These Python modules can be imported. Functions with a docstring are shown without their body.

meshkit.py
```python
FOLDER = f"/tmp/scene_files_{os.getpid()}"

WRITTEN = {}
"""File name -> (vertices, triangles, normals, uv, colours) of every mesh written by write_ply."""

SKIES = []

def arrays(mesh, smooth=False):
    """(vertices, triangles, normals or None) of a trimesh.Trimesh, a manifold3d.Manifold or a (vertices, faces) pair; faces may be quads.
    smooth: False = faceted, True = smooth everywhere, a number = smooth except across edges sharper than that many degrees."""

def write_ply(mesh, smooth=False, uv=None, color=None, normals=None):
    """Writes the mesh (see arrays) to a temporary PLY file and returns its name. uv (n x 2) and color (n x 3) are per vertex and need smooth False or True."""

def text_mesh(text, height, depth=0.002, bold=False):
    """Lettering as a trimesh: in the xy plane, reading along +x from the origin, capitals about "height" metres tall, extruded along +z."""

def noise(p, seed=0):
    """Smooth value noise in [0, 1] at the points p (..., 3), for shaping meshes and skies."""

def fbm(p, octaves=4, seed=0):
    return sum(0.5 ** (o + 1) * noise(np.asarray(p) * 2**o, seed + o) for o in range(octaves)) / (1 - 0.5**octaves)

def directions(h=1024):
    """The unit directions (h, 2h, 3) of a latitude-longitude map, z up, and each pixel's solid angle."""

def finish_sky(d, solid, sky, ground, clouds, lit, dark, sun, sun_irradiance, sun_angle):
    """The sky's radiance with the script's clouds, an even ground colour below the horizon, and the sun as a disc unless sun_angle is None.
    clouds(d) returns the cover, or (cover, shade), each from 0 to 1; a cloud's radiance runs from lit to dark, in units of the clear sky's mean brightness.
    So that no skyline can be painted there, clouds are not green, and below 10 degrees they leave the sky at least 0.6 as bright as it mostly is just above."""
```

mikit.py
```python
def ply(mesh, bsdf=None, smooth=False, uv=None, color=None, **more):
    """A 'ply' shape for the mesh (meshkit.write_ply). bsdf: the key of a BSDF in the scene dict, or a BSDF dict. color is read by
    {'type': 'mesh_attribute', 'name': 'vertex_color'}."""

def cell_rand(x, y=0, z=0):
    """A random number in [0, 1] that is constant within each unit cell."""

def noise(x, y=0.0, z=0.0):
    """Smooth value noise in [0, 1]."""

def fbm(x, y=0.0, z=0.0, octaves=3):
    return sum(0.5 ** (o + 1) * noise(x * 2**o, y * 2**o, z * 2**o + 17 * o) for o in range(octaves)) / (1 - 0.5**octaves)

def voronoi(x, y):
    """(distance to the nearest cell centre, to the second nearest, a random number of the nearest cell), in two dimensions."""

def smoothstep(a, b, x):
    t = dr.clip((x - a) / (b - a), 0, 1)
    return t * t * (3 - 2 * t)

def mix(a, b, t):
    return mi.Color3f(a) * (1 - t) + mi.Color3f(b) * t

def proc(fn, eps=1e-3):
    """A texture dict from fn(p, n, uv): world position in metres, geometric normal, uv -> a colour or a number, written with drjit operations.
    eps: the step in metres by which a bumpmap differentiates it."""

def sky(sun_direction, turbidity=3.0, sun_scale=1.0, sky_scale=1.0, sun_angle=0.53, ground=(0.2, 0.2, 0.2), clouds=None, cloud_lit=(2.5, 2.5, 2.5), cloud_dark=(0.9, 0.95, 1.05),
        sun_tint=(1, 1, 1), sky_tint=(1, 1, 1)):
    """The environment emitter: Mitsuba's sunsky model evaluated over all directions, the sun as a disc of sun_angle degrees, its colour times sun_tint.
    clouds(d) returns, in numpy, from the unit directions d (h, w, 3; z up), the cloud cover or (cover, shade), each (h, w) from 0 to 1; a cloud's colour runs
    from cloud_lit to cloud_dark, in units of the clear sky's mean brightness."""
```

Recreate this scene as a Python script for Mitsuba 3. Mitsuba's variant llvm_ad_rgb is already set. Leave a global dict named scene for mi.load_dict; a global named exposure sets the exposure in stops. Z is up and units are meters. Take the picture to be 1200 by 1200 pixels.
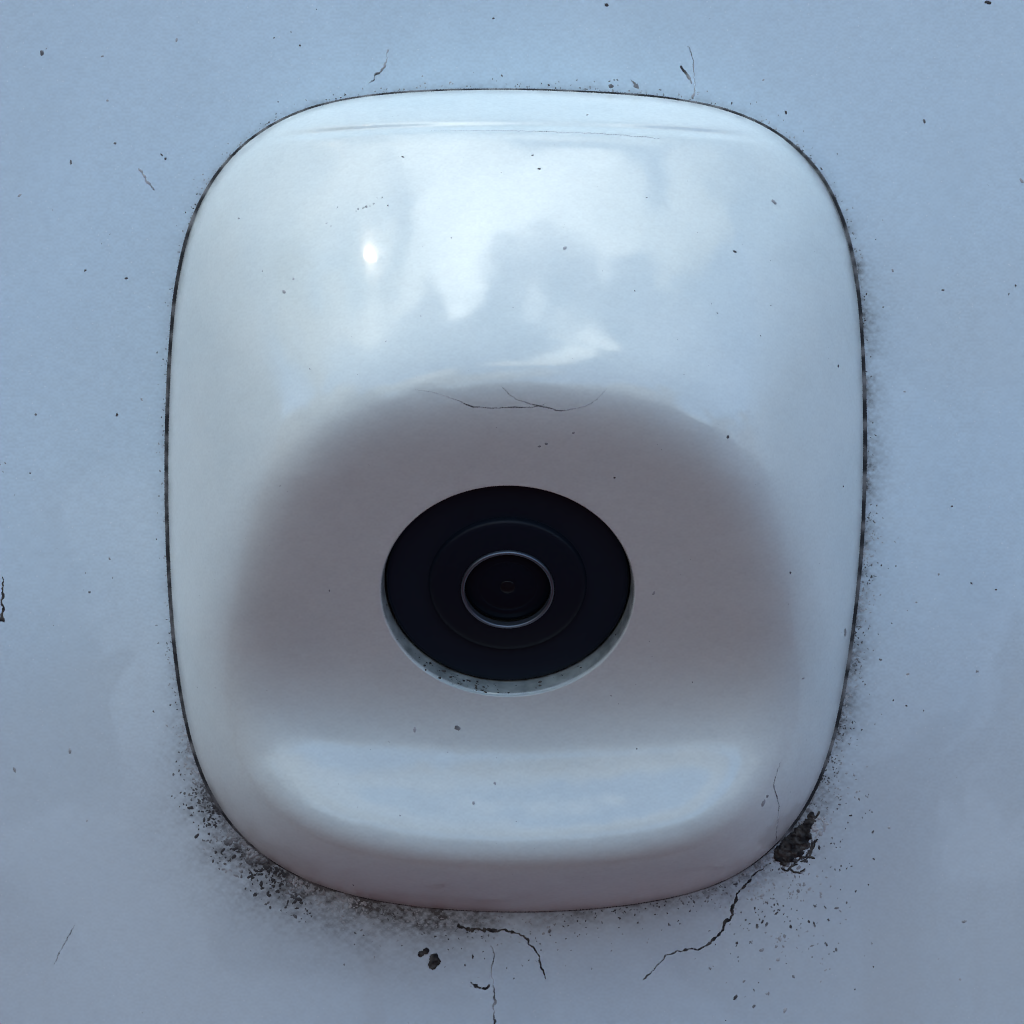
import math, random
import numpy as np, trimesh
import drjit as dr
import mitsuba as mi
import mikit, meshkit
from scipy.interpolate import CubicSpline, PchipInterpolator
from scipy.spatial import cKDTree

T = mi.ScalarTransform4f
PX = 0.1 / 1200.0            # one photograph pixel on the panel's plane, in metres
scene, labels = {'type': 'scene'}, {}

# ------------------------------------------------------------------ camera, sky, exposure
CAM_D = 0.62
scene['camera'] = {
    'type': 'perspective', 'fov': 2 * math.degrees(math.atan(0.05 / CAM_D)), 'fov_axis': 'x',
    'near_clip': 0.01, 'far_clip': 100.0,
    'to_world': T().look_at(origin=[0, -CAM_D, 0], target=[0, 0, 0], up=[0, 0, 1]),
}
exposure = 3.52
SUN = (-0.485, -0.17, 0.86)


def cloud_cover(d):
    """Broken cloud: brightened in front and overhead to light panel and housing, darkened lower down, with blue gaps."""
    R = np.array([[-0.6972, -0.7055, 0.1269], [0.194, -0.3562, -0.9141], [0.6901, -0.6127, 0.3852]])
    p = (d @ R.T) * 2.2 + np.array([-0.75, 1.94, 7.4])
    p = p + 1.5 * (np.stack([meshkit.fbm(p * 0.9 + s_, 3, 30 + s_) for s_ in range(3)], -1) - 0.5)
    n = 0.5 * meshkit.fbm(p, 7, 7) + 0.5 * meshkit.fbm(p[..., [1, 2, 0]] * 1.13 + 5, 7, 9)
    el = np.degrees(np.arcsin(np.clip(d[..., 2], -1, 1)))
    c = np.clip((n - 0.495 + 0.095 * np.clip((32 - el) / 22, 0, 1)) / 0.046, 0, 1)
    c = c * c * (3 - 2 * c)
    thin = np.array([-0.11, -0.45, 0.886])  # unseen bright cloud zone, placed off the sun to light panel and top
    near = np.degrees(np.arccos(np.clip(d @ thin, -1, 1)))
    bright = 0.82 * np.exp(-(near / 35.0) ** 2) + 0.12 * np.clip(el / 60, 0, 1)
    shade = 1 - bright + 0.5 * (meshkit.fbm(p * 1.9 + 3, 5, 21) - 0.5)
    return c, np.clip(shade, 0, 1)


scene['sky'] = mikit.sky(SUN, turbidity=3, sun_scale=0.0034, sun_angle=0.6, ground=(0.092, 0.022, 0.024), sky_tint=(0.93, 1.0, 0.93),
                         clouds=cloud_cover, cloud_lit=(5.5, 6.0, 6.0), cloud_dark=(0.30, 0.30, 0.305))

# ------------------------------------------------------------------ shape of the housing, in photograph pixels
# outline of the seam on the panel: X to the right, Z up, both from the picture's centre
OUT = [(600, 105), (660, 107), (715, 110), (765, 113), (815, 119), (865, 131), (908, 150), (945, 178), (972, 215), (990, 258),
       (1000, 302), (1006, 352), (1010, 425), (1011.5, 500), (1011, 570), (1009, 625), (1004, 685), (997, 745), (987, 812),
       (973, 880), (956, 928), (932, 967), (900, 1004), (863, 1030), (815, 1047), (765, 1057), (700, 1065), (600, 1069),
       (525, 1066), (450, 1058), (392, 1045), (345, 1028), (305, 1004), (272, 972), (245, 931), (226, 880), (213, 815),
       (205, 750), (200, 675), (197.5, 600), (197, 540), (198.5, 475), (201.5, 400), (206.5, 340), (215, 288), (228, 244),
       (248, 206), (280, 170), (320, 142), (370, 122), (430, 112), (500, 107), (550, 105.3)]
LENS_X, LENS_Z = -5.0, -91.0            # centre of the hole's rim
TILT = math.radians(34.0)
D_C = 209.0                               # depth (towards the viewer) of the rim's centre
RIM_R, RECESS = 146.0, 19.0
AX_U = np.array([1.0, 0, 0])                                  # (X, Z, D) frame of the lens face
AX_V = np.array([0, math.cos(TILT), math.sin(TILT)])
AX_N = np.array([0, -math.sin(TILT), math.cos(TILT)])
LENS_C = np.array([LENS_X, LENS_Z, D_C])

op = np.array([(x - 600.0, 600.0 - y) for x, y in OUT])[::-1]   # counter-clockwise
seg = np.r_[0, np.cumsum(np.linalg.norm(np.diff(np.vstack([op, op[:1]]), axis=0), axis=1))]
spl = CubicSpline(seg, np.vstack([op, op[:1]]), bc_type='periodic')
outline = spl(np.linspace(0, seg[-1], 4001)[:-1])
# a light smoothing so that no hand-read point makes a bump in the reflections
f = np.fft.fft(outline[:, 0] + 1j * outline[:, 1])
k = np.abs(np.fft.fftfreq(len(f)) * len(f))
f *= np.exp(-(k / 15.0) ** 2)
g = np.fft.ifft(f)
outline = np.c_[g.real, g.imag]
tree = cKDTree(outline)

prof = PchipInterpolator([-40, 60, 105, 150, 200, 260, 320, 380, 460, 540, 700, 1100], [-80, 46, 93, 138, 184, 234, 278, 317, 363, 404, 476, 650])
yy = np.linspace(-40, 1100, 1141)
from scipy.ndimage import gaussian_filter1d
pp = prof(yy)
prof_s = CubicSpline(yy[::6], (gaussian_filter1d(pp - 0.6 * yy, 26, mode='nearest') + 0.6 * yy)[::6])


def smin(a, b, k):
    h = np.maximum(k - np.abs(a - b), 0) / k
    return np.minimum(a, b) - h * h * h * k / 6


def smax(a, b, k):
    return -smin(-a, -b, k)


def edge_dist(X, Z):
    return tree.query(np.stack([X, Z], -1).reshape(-1, 2))[0].reshape(np.shape(X))


def depth(X, Z):
    """Distance of the housing's skin from the panel, in pixels."""
    X, Z = np.asarray(X, float), np.asarray(Z, float)
    s = edge_dist(X, Z)
    y = 600 - Z
    top = np.clip((Z - 230) / 240, 0, 1)
    top = top ** 3 * (10 - 15 * top + 6 * top * top)
    wall = (2.9 * s + 5) * top + (1 - top) * (5 + 1.15 * s + 150 * (1 - np.exp(-s / 72.0)))
    ridge = prof_s(y) - 112 * (np.abs(X - 4) / 300.0) ** 2.3
    # the fine styling step just under the top edge
    fade = np.clip((310 - np.abs(X - 2)) / 90, 0, 1)
    ridge = ridge - 9 * fade * np.exp(-((y - 155 - 12 * ((X - 0) / 330) ** 2) / 5.0) ** 2)
    outer = smin(wall, ridge, 150 - 90 * top)
    face = D_C + math.tan(TILT) * (Z - LENS_Z)
    lip = 99 + 0.35 * (y - 830) + 0.00020 * np.abs(X) ** 2
    cut = smax(face, lip, 125)
    d = smin(outer, cut, 95 + 75 * np.clip((y - 560) / 200, 0, 1) - 34 * np.clip((y - 880) / 120, 0, 1))
    w = np.clip(s / 60, 0, 1) * np.clip((np.hypot(X - LENS_X, (Z - LENS_Z) / 0.83) - 165) / 60, 0, 1)
    d = d + w * 0.10 * (meshkit.noise(np.stack([X / 11, Z / 11, 0 * X + 9.5], -1), 4) - 0.5)
    d = d + w * 0.34 * (meshkit.noise(np.stack([X / 27, Z / 21, 0 * X + 3.3], -1), 14) - 0.5)
    return d + w * 1.1 * (meshkit.fbm(np.stack([X / 62, Z / 62, 0 * X + 2.5], -1), 2, 17) - 0.5)


def to_world(X, Z, D):
    return np.stack([np.asarray(X) * PX, -np.asarray(D) * PX, np.asarray(Z) * PX], -1)


# ------------------------------------------------------------------ materials
# distance from the seam inside materials: radius of the outline as a Fourier series about the picture's centre
ang = np.arctan2(outline[:, 1], outline[:, 0])
order = np.argsort(ang)
rr = np.interp(np.linspace(-np.pi, np.pi, 721)[:-1], ang[order], np.hypot(*outline[order].T), period=2 * np.pi)
ff = np.fft.rfft(rr) / 720
NH = 14


def seam_distance(p):
    """Metres outside (+) or inside (-) the seam."""
    x, z = p.x / PX, p.z / PX
    r = dr.maximum(dr.sqrt(x * x + z * z), 1e-3)
    # sampled from -pi, so the angle is shifted by pi: cos/sin of (a + pi)
    c1, s1 = -x / r, -z / r
    c, s = mi.Float(1), mi.Float(0)
    R = mi.Float(float(ff[0].real))
    dR = mi.Float(0)
    for n in range(1, NH):
        c, s = c * c1 - s * s1, s * c1 + c * s1
        a, b = 2 * float(ff[n].real), -2 * float(ff[n].imag)
        R = R + a * c + b * s
        dR = dR + n * (b * c - a * s)
    q = dr.rsqrt(1 + dr.square(dR / R))
    return (r - R) * q * PX, x, z


def grime_and_shade(dist, x, z, p):
    """How thickly dirt sits around the seam: most at the lower corners and along the right side, with contact shade painted in along the bottom."""
    low = mikit.smoothstep(-150.0, -430.0, z)
    left_low = low * mikit.smoothstep(60.0, -120.0, x)
    side = mikit.smoothstep(150.0, 380.0, x) * mikit.smoothstep(420.0, 250.0, z)
    width = (0.00055 + 0.0016 * left_low + 0.0006 * side + 0.0006 * low)
    n1 = mikit.fbm(p.x * 420, p.y * 420, p.z * 420, 4)
    n2 = mikit.fbm(p.x * 2600 + 7, p.y * 2600, p.z * 2600, 3)
    fall = dr.exp(-dr.maximum(dist, 0) / width)
    return dr.clip(fall * (0.05 + 1.2 * n1) * (0.1 + 1.5 * n2) * (0.62 + 0.75 * left_low + 0.75 * side + 0.3 * low), 0, 1)  # low term paints contact shade into the seam dirt along the bottom


def panel_colour(p, n, uv):
    dist, x, z = seam_distance(p)
    g = grime_and_shade(dist, x, z, p)
    film = mikit.fbm(p.x * 28 + 3, p.z * 28 + 9, 1.0, 4)
    film2 = mikit.fbm(p.x * 160, p.z * 45, 2.0, 3)
    fine = mikit.fbm(p.x * 1500, p.z * 1500, 3.0, 3)
    base = mikit.mix((0.580, 0.708, 0.775), (0.618, 0.724, 0.770), mikit.smoothstep(0.35, 0.65, film))
    flake = mikit.cell_rand(p.x * 9000, p.z * 9000, 1)
    grain = mikit.noise(p.x * 5200, p.y * 5200, p.z * 5200)
    base = base * (0.985 + 0.05 * (film2 - 0.5) + 0.07 * (fine - 0.5) + 0.10 * (grain - 0.5))
    base = mikit.mix(base, (0.86, 0.87, 0.88), 0.5 * mikit.smoothstep(0.9965, 0.999, flake))
    # road film low on the panel, in uneven vertical runs
    run = mikit.smoothstep(0.50, 0.78, mikit.fbm(p.x * 220, p.z * 14 + 4, 5.0, 3)) * mikit.smoothstep(0.01, -0.05, p.z)
    base = mikit.mix(base, (0.42, 0.40, 0.37), 0.16 * run)
    mark = mikit.fbm(p.x * 34 + 2.2 * film, p.z * 30 + 5, 7.0, 5)
    base = base * (1 + 0.11 * (mikit.smoothstep(0.49, 0.56, mark) - 0.5) * mikit.smoothstep(0.35, 0.6, film))
    low = mikit.smoothstep(0.004, -0.046, p.z) * (0.45 + 0.8 * mikit.fbm(p.x * 24 + 8, p.z * 17, 6.0, 4))
    base = mikit.mix(base, (0.40, 0.39, 0.385), dr.clip(0.66 * low, 0, 0.7))  # dimmer, greyer light of the lower panel, painted into the colour as film
    return mikit.mix(base, (0.050, 0.043, 0.038), dr.clip(g * 0.95, 0, 0.93))


LENS_W = (LENS_X * PX, -D_C * PX, LENS_Z * PX)
LENS_N = (0.0, -math.cos(TILT), -math.sin(TILT))


def housing_colour(p, n, uv):
    dist, x, z = seam_distance(p)
    film = mikit.fbm(p.x * 60 + 5, p.y * 60, p.z * 60, 4)
    fine = mikit.fbm(p.x * 1900, p.y * 1900, p.z * 1900, 3)
    base = mikit.mix((0.590, 0.640, 0.612), (0.630, 0.668, 0.632), mikit.smoothstep(0.35, 0.65, film))
    mott = mikit.fbm(p.x * 330 + 1, p.y * 330, p.z * 330, 4)
    base = base * (0.985 + 0.07 * (fine - 0.5) + 0.07 * (mott - 0.5) + 0.08 * (mikit.noise(p.x * 5200, p.y * 5200, p.z * 5200) - 0.5))
    depth_mm = -p.y
    # darker, duller tone on the wall of the well round the lens
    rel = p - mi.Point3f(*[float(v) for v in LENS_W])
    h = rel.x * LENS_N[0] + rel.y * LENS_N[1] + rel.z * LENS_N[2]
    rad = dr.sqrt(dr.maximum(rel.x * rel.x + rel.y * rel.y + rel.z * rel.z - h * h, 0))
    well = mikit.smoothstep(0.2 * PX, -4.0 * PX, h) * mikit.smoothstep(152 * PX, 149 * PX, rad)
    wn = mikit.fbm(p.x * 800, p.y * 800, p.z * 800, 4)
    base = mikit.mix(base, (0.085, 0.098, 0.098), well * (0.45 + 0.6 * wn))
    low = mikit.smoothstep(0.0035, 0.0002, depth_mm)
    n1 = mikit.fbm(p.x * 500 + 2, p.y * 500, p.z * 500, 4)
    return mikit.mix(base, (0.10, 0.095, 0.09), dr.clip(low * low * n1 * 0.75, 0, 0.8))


def panel_rough(p, n, uv):
    return 0.12 + 0.16 * mikit.fbm(p.x * 90, p.z * 60, 4.0, 3)


def housing_rough(p, n, uv):
    return 0.05 + 0.13 * mikit.fbm(p.x * 140, p.y * 140, p.z * 140, 4)


def mat(**kw):
    return {'type': 'twosided', 'bsdf': {'type': 'principled', **kw}}


def rgb(*c):
    return {'type': 'rgb', 'value': list(c)}


scene['panel_paint'] = mat(base_color=mikit.proc(panel_colour), roughness=mikit.proc(panel_rough), specular=0.5)
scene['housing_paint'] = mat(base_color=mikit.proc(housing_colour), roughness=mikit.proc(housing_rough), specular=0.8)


def gasket_colour(p, n, uv):
    v = mikit.fbm(p.x * 700, p.y * 700, p.z * 700, 4)
    return mikit.mix((0.022, 0.023, 0.025), (0.20, 0.20, 0.195), mikit.smoothstep(0.38, 0.78, v))


scene['gasket_rubber'] = mat(base_color=mikit.proc(gasket_colour), roughness=0.75, specular=0.3)
scene['black_plastic'] = mat(base_color=rgb(0.0090, 0.0150, 0.0260), roughness=0.45, specular=0.16)
scene['black_gloss'] = mat(base_color=rgb(0.0065, 0.0105, 0.0180), roughness=0.36, specular=0.15)
scene['ring_metal'] = mat(base_color=rgb(0.15, 0.175, 0.21), roughness=0.38, metallic=0.9)
scene['lens_glass'] = mat(base_color=rgb(0.0050, 0.0085, 0.0150), roughness=0.15, specular=0.12)
scene['lens_coating'] = mat(base_color=rgb(0.0060, 0.0070, 0.0095), roughness=0.2, specular=0.2)


def grit_colour(p, n, uv):
    v = mikit.fbm(p.x * 1500, p.y * 1500, p.z * 1500, 3)
    return mikit.mix((0.014, 0.013, 0.014), (0.085, 0.075, 0.066), mikit.smoothstep(0.3, 0.75, v))


scene['grit'] = mat(base_color=mikit.proc(grit_colour), roughness=0.85, specular=0.2)


def speck_colour(p, n, uv):
    v = mikit.fbm(p.x * 330, p.y * 330, p.z * 330, 3)
    return mikit.mix((0.055, 0.053, 0.054), (0.40, 0.40, 0.40), mikit.smoothstep(0.36, 0.68, v))


scene['speck_dirt'] = mat(base_color=mikit.proc(speck_colour), roughness=0.85, specular=0.2)

# ------------------------------------------------------------------ the panel
def inside(X, Z):
    a = np.arctan2(Z, X)
    return np.hypot(X, Z) < np.interp(a, ang[order], np.hypot(*outline[order].T), period=2 * np.pi)


def wave_fade(X, Z):
    t = np.clip(np.where(inside(X, Z), 0, edge_dist(X, Z) - 15) / 170, 0, 1)
    return t * t * (3 - 2 * t)


def panel_y(x, z):
    """Gentle crown, hardly visible waves and turned-back edges, in metres (positive = away from the viewer)."""
    x, z = np.asarray(x, float), np.asarray(z, float)
    y = (np.maximum(np.abs(x) - 0.06, 0) ** 2) / 7.0 + (np.maximum(np.abs(z) - 0.06, 0) ** 2) / 5.0
    wv = np.stack([x / 0.042 + 4.1, z / 0.042 + 1.7, 0 * x], -1)
    y = y + 0.0011 * (meshkit.fbm(wv, 2, 41) - 0.5) * np.clip((0.38 - np.maximum(np.abs(x), np.abs(z))) / 0.05, 0, 1) * wave_fade(x / PX, z / PX)
    for a in (np.abs(x), np.abs(z)):
        t = np.clip((a - 0.385) / 0.015, 0, 1)
        y = y + 0.015 * (1 - np.sqrt(np.maximum(1 - t * t, 0)))
    return y


ax = np.unique(np.r_[np.linspace(-0.385, -0.06, 40), np.linspace(-0.06, 0.06, 161), np.linspace(0.06, 0.385, 40),
                     0.385 + 0.015 * np.sin(np.linspace(0, np.pi / 2, 9)), -0.385 - 0.015 * np.sin(np.linspace(0, np.pi / 2, 9))])
gx, gz = np.meshgrid(ax, ax, indexing='ij')
pv = np.stack([gx, panel_y(gx, gz), gz], -1).reshape(-1, 3)
n = len(ax)
i, j = np.meshgrid(np.arange(n - 1), np.arange(n - 1), indexing='ij')
q = np.stack([i * n + j, (i + 1) * n + j, (i + 1) * n + j + 1, i * n + j + 1], -1).reshape(-1, 4)
scene['body_panel'] = mikit.ply((pv, q), 'panel_paint', smooth=True)
labels['body_panel'] = {'label': 'pale blue white painted vehicle body panel behind the camera housing, speckled with dirt', 'category': 'body panel'}

# ------------------------------------------------------------------ the housing
labels['rear_view_camera'] = {'label': 'white rounded camera housing with a black round lens, fixed to the painted panel', 'category': 'camera'}
NT, NR = 1500, 400
phi = np.linspace(0, 2 * np.pi, NT, endpoint=False)
rim = LENS_C + RIM_R * (np.cos(phi)[:, None] * AX_U + np.sin(phi)[:, None] * AX_V)
# outline point on the same direction
oa = np.arctan2(outline[:, 1] - LENS_Z, outline[:, 0] - LENS_X)
o2 = np.argsort(oa)
rad = np.hypot(outline[:, 0] - LENS_X, outline[:, 1] - LENS_Z)
pa = np.arctan2(rim[:, 1] - LENS_Z, rim[:, 0] - LENS_X)
pr = np.interp(pa, oa[o2], rad[o2], period=2 * np.pi)
edge = np.stack([LENS_X + pr * np.cos(pa), LENS_Z + pr * np.sin(pa)], -1)
t = np.linspace(0, 1, NR)
t = 1 - (1 - t) ** 1.5
XZ = rim[None, :, :2] * (1 - t)[:, None, None] + edge[None] * t[:, None, None]
DD = depth(XZ[..., 0], XZ[..., 1])
rings = [to_world(XZ[..., 0], XZ[..., 1], DD)]
# round the hole's rim into the recess, as rings about the lens axis
inner = []
for r_, h_ in [(140.6, -24), (140.8, -22), (141.1, -18), (141.7, -13), (142.5, -7), (143.4, -3.6), (144.5, -1.5), (145.3, -0.4)]:
    P = LENS_C + r_ * (np.cos(phi)[:, None] * AX_U + np.sin(phi)[:, None] * AX_V) + h_ * AX_N
    inner.append(to_world(P[:, 0], P[:, 1], P[:, 2]))
# lower edge turned under towards the gasket
under = []
cen = np.array([0.0, 0.0])
en = edge / np.linalg.norm(edge, axis=1, keepdims=True)
for inset, dep in [(0.6, 3.2), (2.5, 1.8), (6.0, 1.6)]:
    E = edge - en * inset
    under.append(to_world(E[:, 0], E[:, 1], np.full(NT, dep)))
allr = np.concatenate([np.array(inner), rings[0], np.array(under)], 0)
m = allr.shape[0]
i, j = np.meshgrid(np.arange(m - 1), np.arange(NT), indexing='ij')
q = np.stack([i * NT + j, (i + 1) * NT + j, (i + 1) * NT + (j + 1) % NT, i * NT + (j + 1) % NT], -1).reshape(-1, 4)
scene['rear_view_camera__housing'] = mikit.ply((allr.reshape(-1, 3), q), 'housing_paint', smooth=True)

# gasket: a thin flat rubber strip showing round the housing's foot, of uneven width
rng = np.random.default_rng(5)
M = 900
sel = outline[np.linspace(0, len(outline), M, endpoint=False).astype(int)]
tan = np.roll(sel, -1, 0) - np.roll(sel, 1, 0)
nor = np.stack([tan[:, 1], -tan[:, 0]], -1)
nor /= np.linalg.norm(nor, axis=1, keepdims=True)
u = np.arange(M) / M * 2 * np.pi
a_ = np.arctan2(sel[:, 1], sel[:, 0])
w = 1.6 + 2.6 * np.abs(np.cos(a_)) ** 1.5 + 1.0 * meshkit.fbm(np.stack([sel[:, 0] / 40, sel[:, 1] / 40, 0 * a_], -1), 3, 4)
w = 1.05 * w * np.where(sel[:, 1] < -380, 0.5, 1.0)  # dark strip kept wide enough along the bottom to stand in for contact shade
w = np.real(np.fft.ifft(np.fft.fft(w) * np.exp(-(np.abs(np.fft.fftfreq(M) * M) / 60) ** 2)))
cross = [(-12, 0.05), (-12, 2.2), (-3, 2.6), (0.45, 2.4), (0.85, 1.7), (1.0, 0.05)]
gv = []
for o_, d_ in cross:
    P = sel + nor * (o_ if o_ < 0 else 0) + nor * (np.maximum(o_, 0) * w)[:, None]
    gv.append(to_world(P[:, 0], P[:, 1], np.full(M, d_)))
gv = np.array(gv)
i, j = np.meshgrid(np.arange(len(cross) - 1), np.arange(M), indexing='ij')
q = np.stack([i * M + j, (i + 1) * M + j, (i + 1) * M + (j + 1) % M, i * M + (j + 1) % M], -1).reshape(-1, 4)
scene['rear_view_camera__gasket'] = mikit.ply((gv.reshape(-1, 3), q), 'gasket_rubber', smooth=True)


# ------------------------------------------------------------------ lens, as bodies turned about the lens axis
def lathe(profile, sides=160, offset=(0, 0)):
    """profile: (radius, height above the face plane) in pixels, from the axis outwards or along the skin."""
    a = np.linspace(0, 2 * np.pi, sides, endpoint=False)
    c = LENS_C + offset[0] * AX_U + offset[1] * AX_V
    v = np.array([c + r * (np.cos(a)[:, None] * AX_U + np.sin(a)[:, None] * AX_V) + h * AX_N for r, h in profile])
    k = len(profile)
    i, j = np.meshgrid(np.arange(k - 1), np.arange(sides), indexing='ij')
    q = np.stack([i * sides + j, i * sides + (j + 1) % sides, (i + 1) * sides + (j + 1) % sides, (i + 1) * sides + j], -1).reshape(-1, 4)
    v = v.reshape(-1, 3)
    return to_world(v[:, 0], v[:, 1], v[:, 2]), q


B = -RECESS
bez = [(90.5, B + 0.2), (94, B), (110, B), (132, B), (135.8, B - 0.4), (138.0, B - 2), (138.9, B - 6), (138.9, B - 12)]
scene['rear_view_camera__bezel'] = mikit.ply(lathe(bez), 'black_plastic', smooth=35)
step = [(54, B + 13.02), (58, B + 13.02), (70, B + 11.47), (82, B + 9.548), (86.5, B + 8.432), (89, B + 6.51), (90, B + 3.72), (90.5, B + 1.24), (90.5, B - 4)]
scene['rear_view_camera__lens_mount'] = mikit.ply(lathe(step), 'black_gloss', smooth=35)
ring = [(49.0, B + 8.5), (49.0, B + 15.7), (49.6, B + 16.7), (50.8, B + 17.3), (52, B + 17), (53, B + 16.1), (53.4, B + 14.5), (53.5, B + 9.5)]
scene['rear_view_camera__lens_ring'] = mikit.ply(lathe(ring), 'ring_metal', smooth=40)
dome = [(8.0, B + 9.8), (9.5, B + 10.3), (13, B + 10.4), (17, B + 10.2), (24, B + 9.5), (31, B + 8.5), (33, B + 7.5), (35, B + 8.1), (41, B + 6.9), (46, B + 5.5), (48.8, B + 4.5), (49.0, B + 1.5)]
scene['rear_view_camera__lens'] = mikit.ply(lathe(dome), 'lens_glass', smooth=40)
bead = [(0.01, B + 11.9), (2.8, B + 11.7), (5.5, B + 11.2), (7.6, B + 10.5), (9.0, B + 10), (9.4, B + 7.5)]
scene['rear_view_camera__inner_lens'] = mikit.ply(lathe(bead, 48), 'lens_coating', smooth=True)

# ------------------------------------------------------------------ dirt
ICO = trimesh.creation.icosphere(subdivisions=1)
IV, IF = np.array(ICO.vertices), np.array(ICO.faces)
rnd = np.random.default_rng(11)


def surface(X, Z):
    """Point and normal in (X, Z, D) pixels of what shows at X, Z."""
    X, Z = np.atleast_1d(np.asarray(X, float)), np.atleast_1d(np.asarray(Z, float))
    ins = inside(X, Z)
    D = np.where(ins, depth(X, Z), -panel_y(X * PX, Z * PX) / PX)
    e = 1.0
    dx = np.where(ins, (depth(X + e, Z) - depth(X - e, Z)) / (2 * e), 0)
    dz = np.where(ins, (depth(X, Z + e) - depth(X, Z - e)) / (2 * e), 0)
    N = np.stack([-dx, -dz, np.ones_like(dx)], -1)
    N /= np.linalg.norm(N, axis=-1, keepdims=True)
    return np.stack([X, Z, D], -1), N


def unproject(x, y):
    """Photograph pixel to X, Z on the housing's skin (the nearer skin shifts the foot point)."""
    X, Z = np.asarray(x, float) - 600, 600 - np.asarray(y, float)
    X0, Z0 = X.copy(), Z.copy()
    for _ in range(6):
        d = np.where(inside(X, Z), depth(X, Z), 0.0)
        s = 1 - d * PX / CAM_D
        X, Z = X0 * s, Z0 * s
    return X, Z


def lumps(X, Z, r, flat=0.45, stretch=1.6):
    """Small irregular grains lying on the surface, as one mesh."""
    P, N = surface(X, Z)
    vs, fs = [], []
    for k in range(len(P)):
        n_ = N[k]
        t1 = np.cross(n_, [0.3, 0.9, 0.1]); t1 /= np.linalg.norm(t1)
        t2 = np.cross(n_, t1)
        al = rnd.uniform(0, np.pi)
        t1, t2 = t1 * np.cos(al) + t2 * np.sin(al), t2 * np.cos(al) - t1 * np.sin(al)
        a, b = r[k] * rnd.uniform(1, stretch), r[k] * rnd.uniform(0.6, 1.0)
        jit = 1 + 0.35 * (rnd.random((len(IV), 1)) - 0.5)
        v = (IV * jit) @ np.array([t1 * a, t2 * b, n_ * r[k] * flat]) + P[k] + n_ * r[k] * flat * 0.35
        fs.append(IF + len(vs) * len(IV))
        vs.append(v)
    v = np.concatenate(vs)
    return to_world(v[:, 0], v[:, 1], v[:, 2]), np.concatenate(fs)


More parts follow.
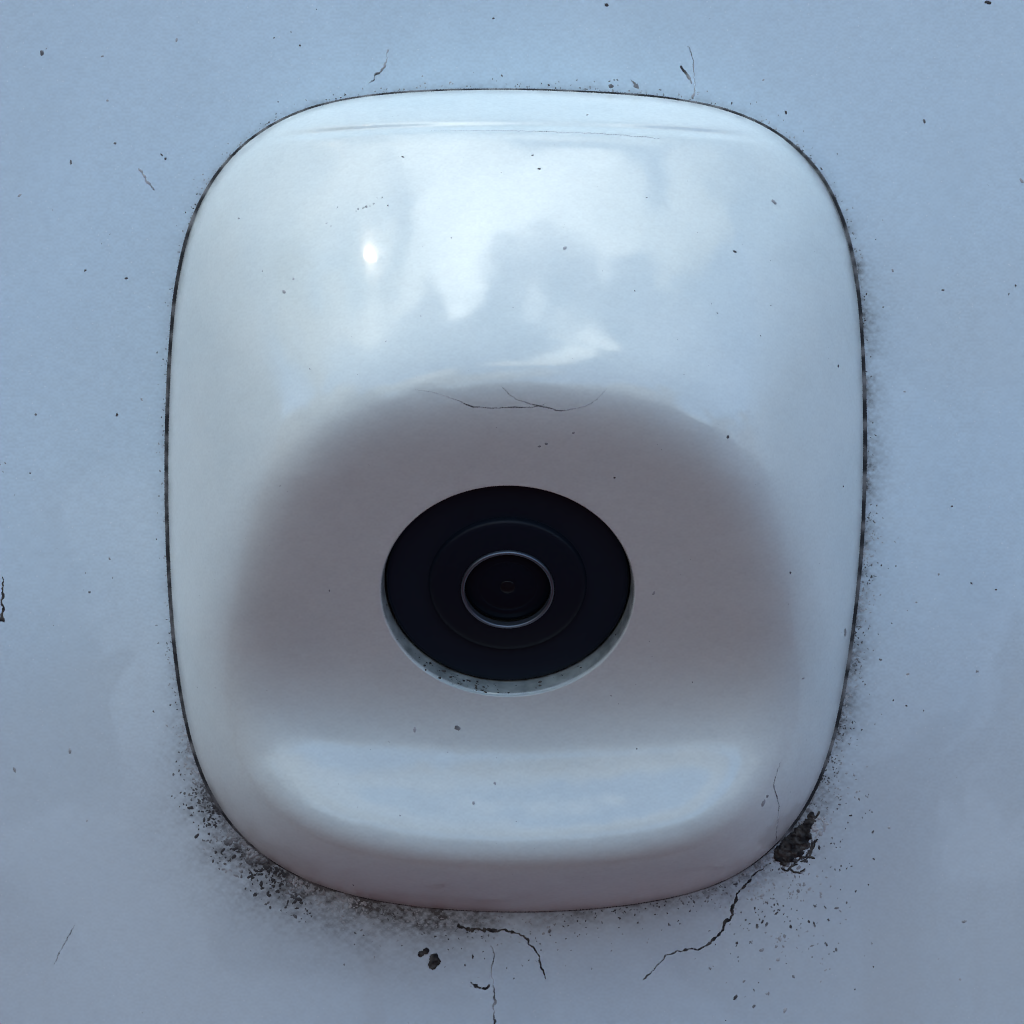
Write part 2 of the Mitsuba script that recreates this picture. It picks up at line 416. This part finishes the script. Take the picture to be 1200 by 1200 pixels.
def trail(points, radius, wobble=1.5, bead=0.5, flat=0.5, step=1.4):
    """An uneven beaded thread along picture points, lying on whatever surface is there."""
    p = np.array(points, float)
    L = np.r_[0, np.cumsum(np.linalg.norm(np.diff(p, axis=0), axis=1))]
    s = np.arange(0, L[-1], step)
    sm = PchipInterpolator(L, p)(s)
    rad = np.interp(s, L, np.broadcast_to(radius, len(p)))
    q = np.stack([s / 6, 0 * s, 0 * s + p[0, 0]], -1)
    sm = sm + wobble * 2 * (np.stack([meshkit.fbm(q, 3, 1), meshkit.fbm(q, 3, 2)], -1) - 0.5)
    rad = rad * (1 - bead + 2 * bead * meshkit.fbm(np.stack([s / 3.2, 0 * s + 4, 0 * s + p[0, 1]], -1), 2, 3))
    rad[[0, -1]] *= 0.2
    X, Z = unproject(sm[:, 0], sm[:, 1])
    P, N = surface(X, Z)
    tg = np.gradient(P, axis=0)
    tg /= np.linalg.norm(tg, axis=1, keepdims=True) + 1e-9
    side = np.cross(tg, N)
    a = np.arange(7) * 2 * np.pi / 7
    v = P[:, None] + rad[:, None, None] * (np.cos(a)[None, :, None] * side[:, None] + flat * (np.sin(a) + 0.25)[None, :, None] * N[:, None])
    m_ = len(P)
    i, j = np.meshgrid(np.arange(m_ - 1), np.arange(7), indexing='ij')
    q = np.stack([i * 7 + j, i * 7 + (j + 1) % 7, (i + 1) * 7 + (j + 1) % 7, (i + 1) * 7 + j], -1).reshape(-1, 4)
    v = v.reshape(-1, 3)
    tri = np.vstack([q[:, [0, 1, 2]], q[:, [0, 2, 3]]])
    return to_world(v[:, 0], v[:, 1], v[:, 2]), tri


def join(*ms):
    vs, fs, at = [], [], 0
    for v, f_ in ms:
        vs.append(v); fs.append(f_ + at); at += len(v)
    return np.concatenate(vs), np.concatenate(fs)


# specks all over the panel, denser round the seam and heavy at the lower left corner
sx, sz, sr = [], [], []


def put(x, y, r):
    sx.append(x - 600.0); sz.append(600.0 - y); sr.append(r)


for _ in range(170):                                        # thin scatter over the whole panel
    x, y = rnd.uniform(-250, 1450), rnd.uniform(-250, 1450)
    put(x, y, 0.4 + 0.9 * rnd.random() ** 3)
for _ in range(20):                                         # clusters of a few specks
    x, y = rnd.uniform(-100, 1300), rnd.uniform(-100, 1300)
    for _ in range(rnd.integers(3, 9)):
        put(x + rnd.normal(0, 16), y + rnd.normal(0, 14), rnd.uniform(0.5, 1.3))
idx = rnd.integers(0, len(outline), 21000)
for k_ in idx:                                              # along the seam
    X, Z = outline[k_]
    a = math.degrees(math.atan2(Z, X)) % 360
    ll = math.exp(-((a - 234) / 17) ** 2)
    lr = math.exp(-((a - 307) / 12) ** 2)
    rt = math.exp(-((a - 345) / 45) ** 2)
    bt = math.exp(-((a - 268) / 14) ** 2)
    if rnd.random() > 0.05 + 0.62 * ll + 0.16 * lr + 0.20 * rt + 0.07 * bt:
        continue
    nn = np.array([X, Z]) / math.hypot(X, Z)
    off = rnd.exponential(4 + 13 * ll + 42 * lr * (rnd.random() < 0.6) + 7 * rt * rnd.random() + 18 * bt) + 1.0
    if ll > 0.25 and off > 48:
        continue
    P = outline[k_] + nn * off + rnd.normal(0, 1.5, 2)
    sx.append(P[0]); sz.append(P[1]); sr.append(rnd.uniform(0.5, 1.05) + 1.7 * ll * rnd.random() ** 3 + 0.8 * lr * rnd.random() ** 3)
for _ in range(260):                                        # crumbs round the packed dirt
    t_ = rnd.random()
    x, y = 953 - 40 * t_ + rnd.normal(0, 9) + 7, 955 + 52 * t_ + rnd.normal(0, 9) + 5
    put(x, y, 0.7 + 1.9 * rnd.random() ** 2)
for _ in range(150):                                        # fallen crumbs under the lower right corner
    x, y = 905 + rnd.normal(0, 38), 1035 + abs(rnd.normal(0, 62))
    put(x, y, 0.7 + 1.6 * rnd.random() ** 3)
MARKS = [(49, 62, 3), (120, 66, 1.6), (207, 47, 2.2), (126, 118, 2), (83, 190, 2.4), (23, 229, 2.6), (135, 168, 1.8), (194, 186, 1.8), (100, 317, 2), (148, 326, 2),
         (137, 486, 2), (42, 486, 1.8), (166, 468, 1.6), (82, 880, 2.8), (17, 902, 2.6), (105, 694, 1.8), (102, 962, 1.6), (711, 6, 2.6), (1158, 3, 3.4),
         (1083, 142, 2.4), (921, 132, 2), (1046, 317, 2), (1105, 340, 2), (1035, 360, 1.4), (1197, 212, 3), (1060, 459, 1.5), (1032, 773, 2.2),
         (1064, 790, 1.8), (1145, 787, 1.8), (1062, 827, 1.8), (1100, 673, 1.6), (1074, 706, 1.6), (1130, 1080, 2.2), (1125, 1148, 1.6), (1004, 928, 1.6),
         (731, 1035, 2.6), (862, 1169, 3.2), (920, 1184, 3), (832, 1135, 2.4), (872, 1150, 2.2), (554, 1121, 2.2), (545, 1131, 1.8), (644, 1091, 2.4), (637, 1094, 2),
         (716, 101, 3), (745, 101, 2.6), (1042, 970, 2), (1023, 975, 2), (948, 1080, 2), (1190, 335, 1.6), (1182, 345, 1.4)]
for x, y, r in MARKS:
    put(x, y, 0.8 * r)
sx, sz, sr = map(np.array, (sx, sz, sr))
keep = ~inside(sx * 0.993, sz * 0.993) & ~inside(sx, sz)
scene['body_panel__grime_specks'] = mikit.ply(lumps(sx[keep], sz[keep], sr[keep]), 'speck_dirt', smooth=True)
labels['body_panel__grime_specks'] = {'label': 'dark specks of grit stuck to the paint, thickest along the lower left seam', 'kind': 'stuff'}

# specks on the housing itself
hs = [(662, 291, 2.0), (907, 237, 2.6), (333, 342, 2.2), (861, 295, 1.8), (344, 327, 1.3), (472, 184, 1.4), (632, 198, 1.6), (624, 182, 1.2), (688, 135, 1.6),
      (536, 853, 3.4), (486, 855, 2.2), (766, 695, 2.0), (640, 520, 1.8), (632, 523, 1.3), (672, 507, 1.7), (982, 429, 1.8), (853, 512, 1.6), (990, 741, 3.2),
      (988, 570, 1.4), (555, 941, 2.2), (580, 918, 1.8), (894, 941, 2.8), (899, 933, 1.8), (386, 692, 1.2), (720, 560, 1.3), (926, 671, 1.6), (941, 795, 1.3), (280, 256, 1.4)]
hs += [(500 + rnd.uniform(0, 120), 0, 0) for _ in range(0)]
for _ in range(120):
    hs.append((rnd.uniform(215, 995), rnd.uniform(120, 1050), 0.35 + 0.7 * rnd.random() ** 4))
for _ in range(9):
    hs.append((435 + rnd.normal(0, 14), 240 + rnd.normal(0, 5), rnd.uniform(0.6, 1.3)))
hs = np.array(hs)
X, Z = unproject(hs[:, 0], hs[:, 1])
off_lens = np.hypot(X - LENS_X, (Z - LENS_Z) / 0.83) > 156
ok = inside(X * 1.015, Z * 1.015) & off_lens
scene['rear_view_camera__grime_specks'] = mikit.ply(lumps(X[ok], Z[ok], hs[ok, 2]), 'speck_dirt', smooth=True)
labels['rear_view_camera__grime_specks'] = {'label': 'small dark specks scattered over the white housing', 'kind': 'stuff'}

# hairline cracks in the housing's paint over the brow, and one at its lower right corner
CR = [([(486, 457), (505, 459), (522, 464), (538, 470), (552, 476), (575, 478), (600, 477.5), (622, 477), (640, 473)], [0.25, 0.3, 0.4, 0.55, 1.0, 0.8, 1.1, 0.7, 0.2]),
      ([(588, 453), (596, 461), (606, 468), (622, 473.5), (640, 477), (655, 481), (668, 479.5), (685, 476), (697, 470), (706, 461), (711, 455)], [0.2, 0.4, 0.5, 1.0, 1.0, 1.2, 0.7, 0.5, 0.45, 0.35, 0.15]),
      ([(914, 893), (910, 906), (907, 920), (909, 930), (913, 945), (911, 965), (909, 985)], [0.4, 0.6, 0.7, 1.1, 0.9, 0.6, 0.8])]
for k_, (pts, rd) in enumerate(CR):
    key = 'rear_view_camera__hairline_crack' + (f'_{k_:03d}' if k_ else '')
    scene[key] = mikit.ply(trail(pts, 0.62 * np.array(rd), 0.8, 0.55, 0.25, 0.9), 'speck_dirt', smooth=True)

# dark line drawn along the fine step under the top edge
scene['rear_view_camera__dark_line'] = mikit.ply(trail([(505, 153.5), (540, 153), (580, 153), (622, 153.5), (665, 155), (710, 157), (750, 160), (775, 162.5)],
                                                       np.array([0.2, 0.35, 0.45, 0.4, 0.5, 0.4, 0.35, 0.15]), 0.7, 0.7, 0.25, 0.9), 'speck_dirt', smooth=True)
# grains lying in the well round the lens, on its lower left wall
wl = []
for _ in range(70):
    a_w, h_w = math.radians(rnd.normal(247, 24)), -rnd.uniform(1, 17)
    wl.append((a_w, 141.5 + 4.5 * (1 + h_w / 18) ** 3, h_w, 0.5 + 1.5 * rnd.random() ** 3))
gv, gf = [], []
for a_w, r_w, h_w, s_w in wl:
    rd_ = math.cos(a_w) * AX_U + math.sin(a_w) * AX_V
    c_ = LENS_C + r_w * rd_ + h_w * AX_N
    gf.append(IF + len(gv) * len(IV))
    gv.append(IV * s_w * (1 + 0.4 * (rnd.random((len(IV), 1)) - 0.5)) * np.array([1.3, 0.8, 0.8]) + c_)
gv = np.concatenate(gv)
scene['rear_view_camera__well_grit'] = mikit.ply((to_world(gv[:, 0], gv[:, 1], gv[:, 2]), np.concatenate(gf)), 'grit', smooth=True)
labels['rear_view_camera__well_grit'] = {'label': 'dark grains caught on the lower left of the well round the lens', 'kind': 'stuff'}

# packed dirt in the lower right corner of the seam
def clump(pts, r, seed):
    vs = []
    rg = np.random.default_rng(seed)
    import manifold3d
    X_, Z_ = np.array(pts).T
    ms = []
    for (x, y), rad in zip(pts, r):
        s = manifold3d.Manifold.sphere(rad, 14).scale((1, 1, 0.38)).translate((x - 600, 600 - y, rad * 0.12))
        ms.append(s)
    mm = manifold3d.Manifold.batch_boolean(ms, manifold3d.OpType.Add).refine_to_length(1.6).to_mesh()
    v = np.array(mm.vert_properties[:, :3], float)
    nz = meshkit.fbm(v / 4.0, 3, seed)[:, None] - 0.5
    nz2 = meshkit.fbm(v / 1.6, 2, seed + 3)[:, None] - 0.5
    c = v.copy(); c[:, 2] = 0
    tm = trimesh.Trimesh(v, mm.tri_verts, process=False)
    v = v + tm.vertex_normals * (6.0 * nz + 4.5 * nz2)
    return to_world(v[:, 0], v[:, 1], v[:, 2]), np.array(mm.tri_verts)


cp = [(951, 958), (947, 966), (942, 972), (937, 978), (945, 980), (931, 985), (939, 988), (924, 991), (931, 995), (917, 998), (923, 1003), (913, 1003),
      (946, 990), (937, 1000), (928, 1008), (918, 1010)]
cr = [5, 6.5, 8, 9, 6.5, 10, 8.5, 10, 9, 8.5, 8, 6.5, 3.5, 4, 3.5, 4]
scene['dirt_clump'] = mikit.ply(clump(cp, cr, 3), 'grit', smooth=True)
labels['dirt_clump'] = {'label': 'dark crumbly clump of dirt packed against the lower right corner of the white housing', 'category': 'dirt'}
# straws and crumbs caught in it
strands = [[(944, 1002), (952, 994), (955, 985)], [(930, 1012), (945, 1004), (956, 1006)], [(938, 1010), (950, 1000), (952, 990), (958, 983)],
           [(925, 1018), (935, 1022), (944, 1016)], [(949, 966), (957, 957), (960, 949)], [(914, 1016), (922, 1020), (928, 1014), (936, 1013)]]
scene['dirt_clump__loose_strand'] = mikit.ply(join(*[trail(s_, 1.3, 1.6, 0.4, 0.7) for s_ in strands]), 'grit', smooth=True)

TR = [([(902, 1010), (893, 1017), (883, 1026), (874, 1036), (865, 1047), (860, 1062), (856, 1075), (850, 1083), (843, 1094), (833, 1104), (818, 1112), (800, 1114), (785, 1118), (776, 1124), (768, 1134), (752, 1147)],
       [1.4, 1.6, 1.3, 2.0, 1.8, 2.3, 2.2, 2.9, 2.0, 1.8, 1.7, 1.5, 1.3, 0.9, 0.6, 1.2],
       'long wriggling dark thread of dirt running down from the clump at the lower right corner'),
      ([(536, 1086), (552, 1088), (570, 1090), (588, 1091), (606, 1094), (618, 1102), (626, 1112), (633, 1124), (637, 1136), (641, 1147)],
       [2.8, 2.6, 3.0, 2.2, 1.4, 1.4, 1.4, 1.8, 1.4, 1.9],
       'curved dark thread of dirt below the middle of the housing, bending down to the right'),
      ([(577, 1108), (578, 1120), (576, 1140), (579, 1160), (580, 1176), (577, 1188), (579, 1199), (578, 1230)],
       [0.8, 0.7, 0.9, 1.0, 1.9, 2.2, 1.6, 1.2],
       'thin straight dark thread of dirt running down to the bottom edge of the photo'),
      ([(551, 1150), (558, 1156), (566, 1158), (575, 1153)], [1.6, 2.4, 2.0, 1.8],
       'short hooked fleck of dirt left of the thread at the bottom edge'),
      ([(1186, 338), (1180, 348)], [0.6, 0.5], None),
      ([(162, 196), (167, 203), (171, 209), (176, 217), (183, 224)], [1.2, 2.2, 1.9, 2.1, 0.8],
       'short slanting dark scratch on the panel at the upper left of the housing'),
      ([(806, 55), (812, 72), (815, 90), (814, 104), (813, 116)], [0.5, 0.8, 0.7, 0.9, 1.8],
       'thin dark thread of dirt rising from the top seam to the right of the middle'),
      ([(797, 78), (803, 84), (808, 92), (810, 98)], [1.4, 2.0, 2.2, 1.0], 'crumbly fleck of dirt beside the thread above the top seam'),
      ([(433, 98), (441, 87), (449, 79), (453, 68), (455, 57)], [0.6, 1.7, 2.0, 0.6, 1.1], 'slanting dark fleck above the left part of the top seam'),
      ([(738, 92), (744, 98), (749, 104)], [0.8, 1.6, 1.8], 'small slanting fleck just above the top seam, right of the middle'),
      ([(4, 675), (3, 690), (3, 705), (2, 718), (4, 727), (-6, 722), (-12, 727)], [0.8, 1.2, 2.0, 3.0, 1.6, 2.6, 2.0],
       'black smear of dirt at the left edge of the photo, beside the lens height'),
      ([(62, 1130), (72, 1112), (80, 1098), (88, 1084)], [0.5, 1.2, 1.0, 0.3], 'faint slanting smear on the panel near the lower left corner of the photo'),
      ([(621, 1092), (630, 1095), (636, 1102), (645, 1112)], [0.8, 1.0, 1.2, 0.8], None),
      ]
num = 0
for pts, rd, lab in TR:
    if lab is None:
        continue
    key = 'dirt_streak' + (f'_{num:03d}' if num else '')
    num += 1
    scene[key] = mikit.ply(trail(pts, (0.72 if max(rd) > 2.3 else 0.62) * np.array(rd), 2.4, 0.9, 0.45, 0.8), 'grit' if max(rd) > 2.3 else 'speck_dirt', smooth=True)
    labels[key] = {'label': lab, 'category': 'dirt', 'group': 'threads and flecks of dirt on the panel'}

scene['grit_lump'] = mikit.ply(clump([(508, 1123), (509, 1127), (507, 1131), (499, 1115), (494, 1118)], [6, 6.5, 5, 3.5, 3.5], 8), 'grit', smooth=True)
labels['grit_lump'] = {'label': 'small black lump of grit on the panel below the lower left part of the housing', 'category': 'dirt'}
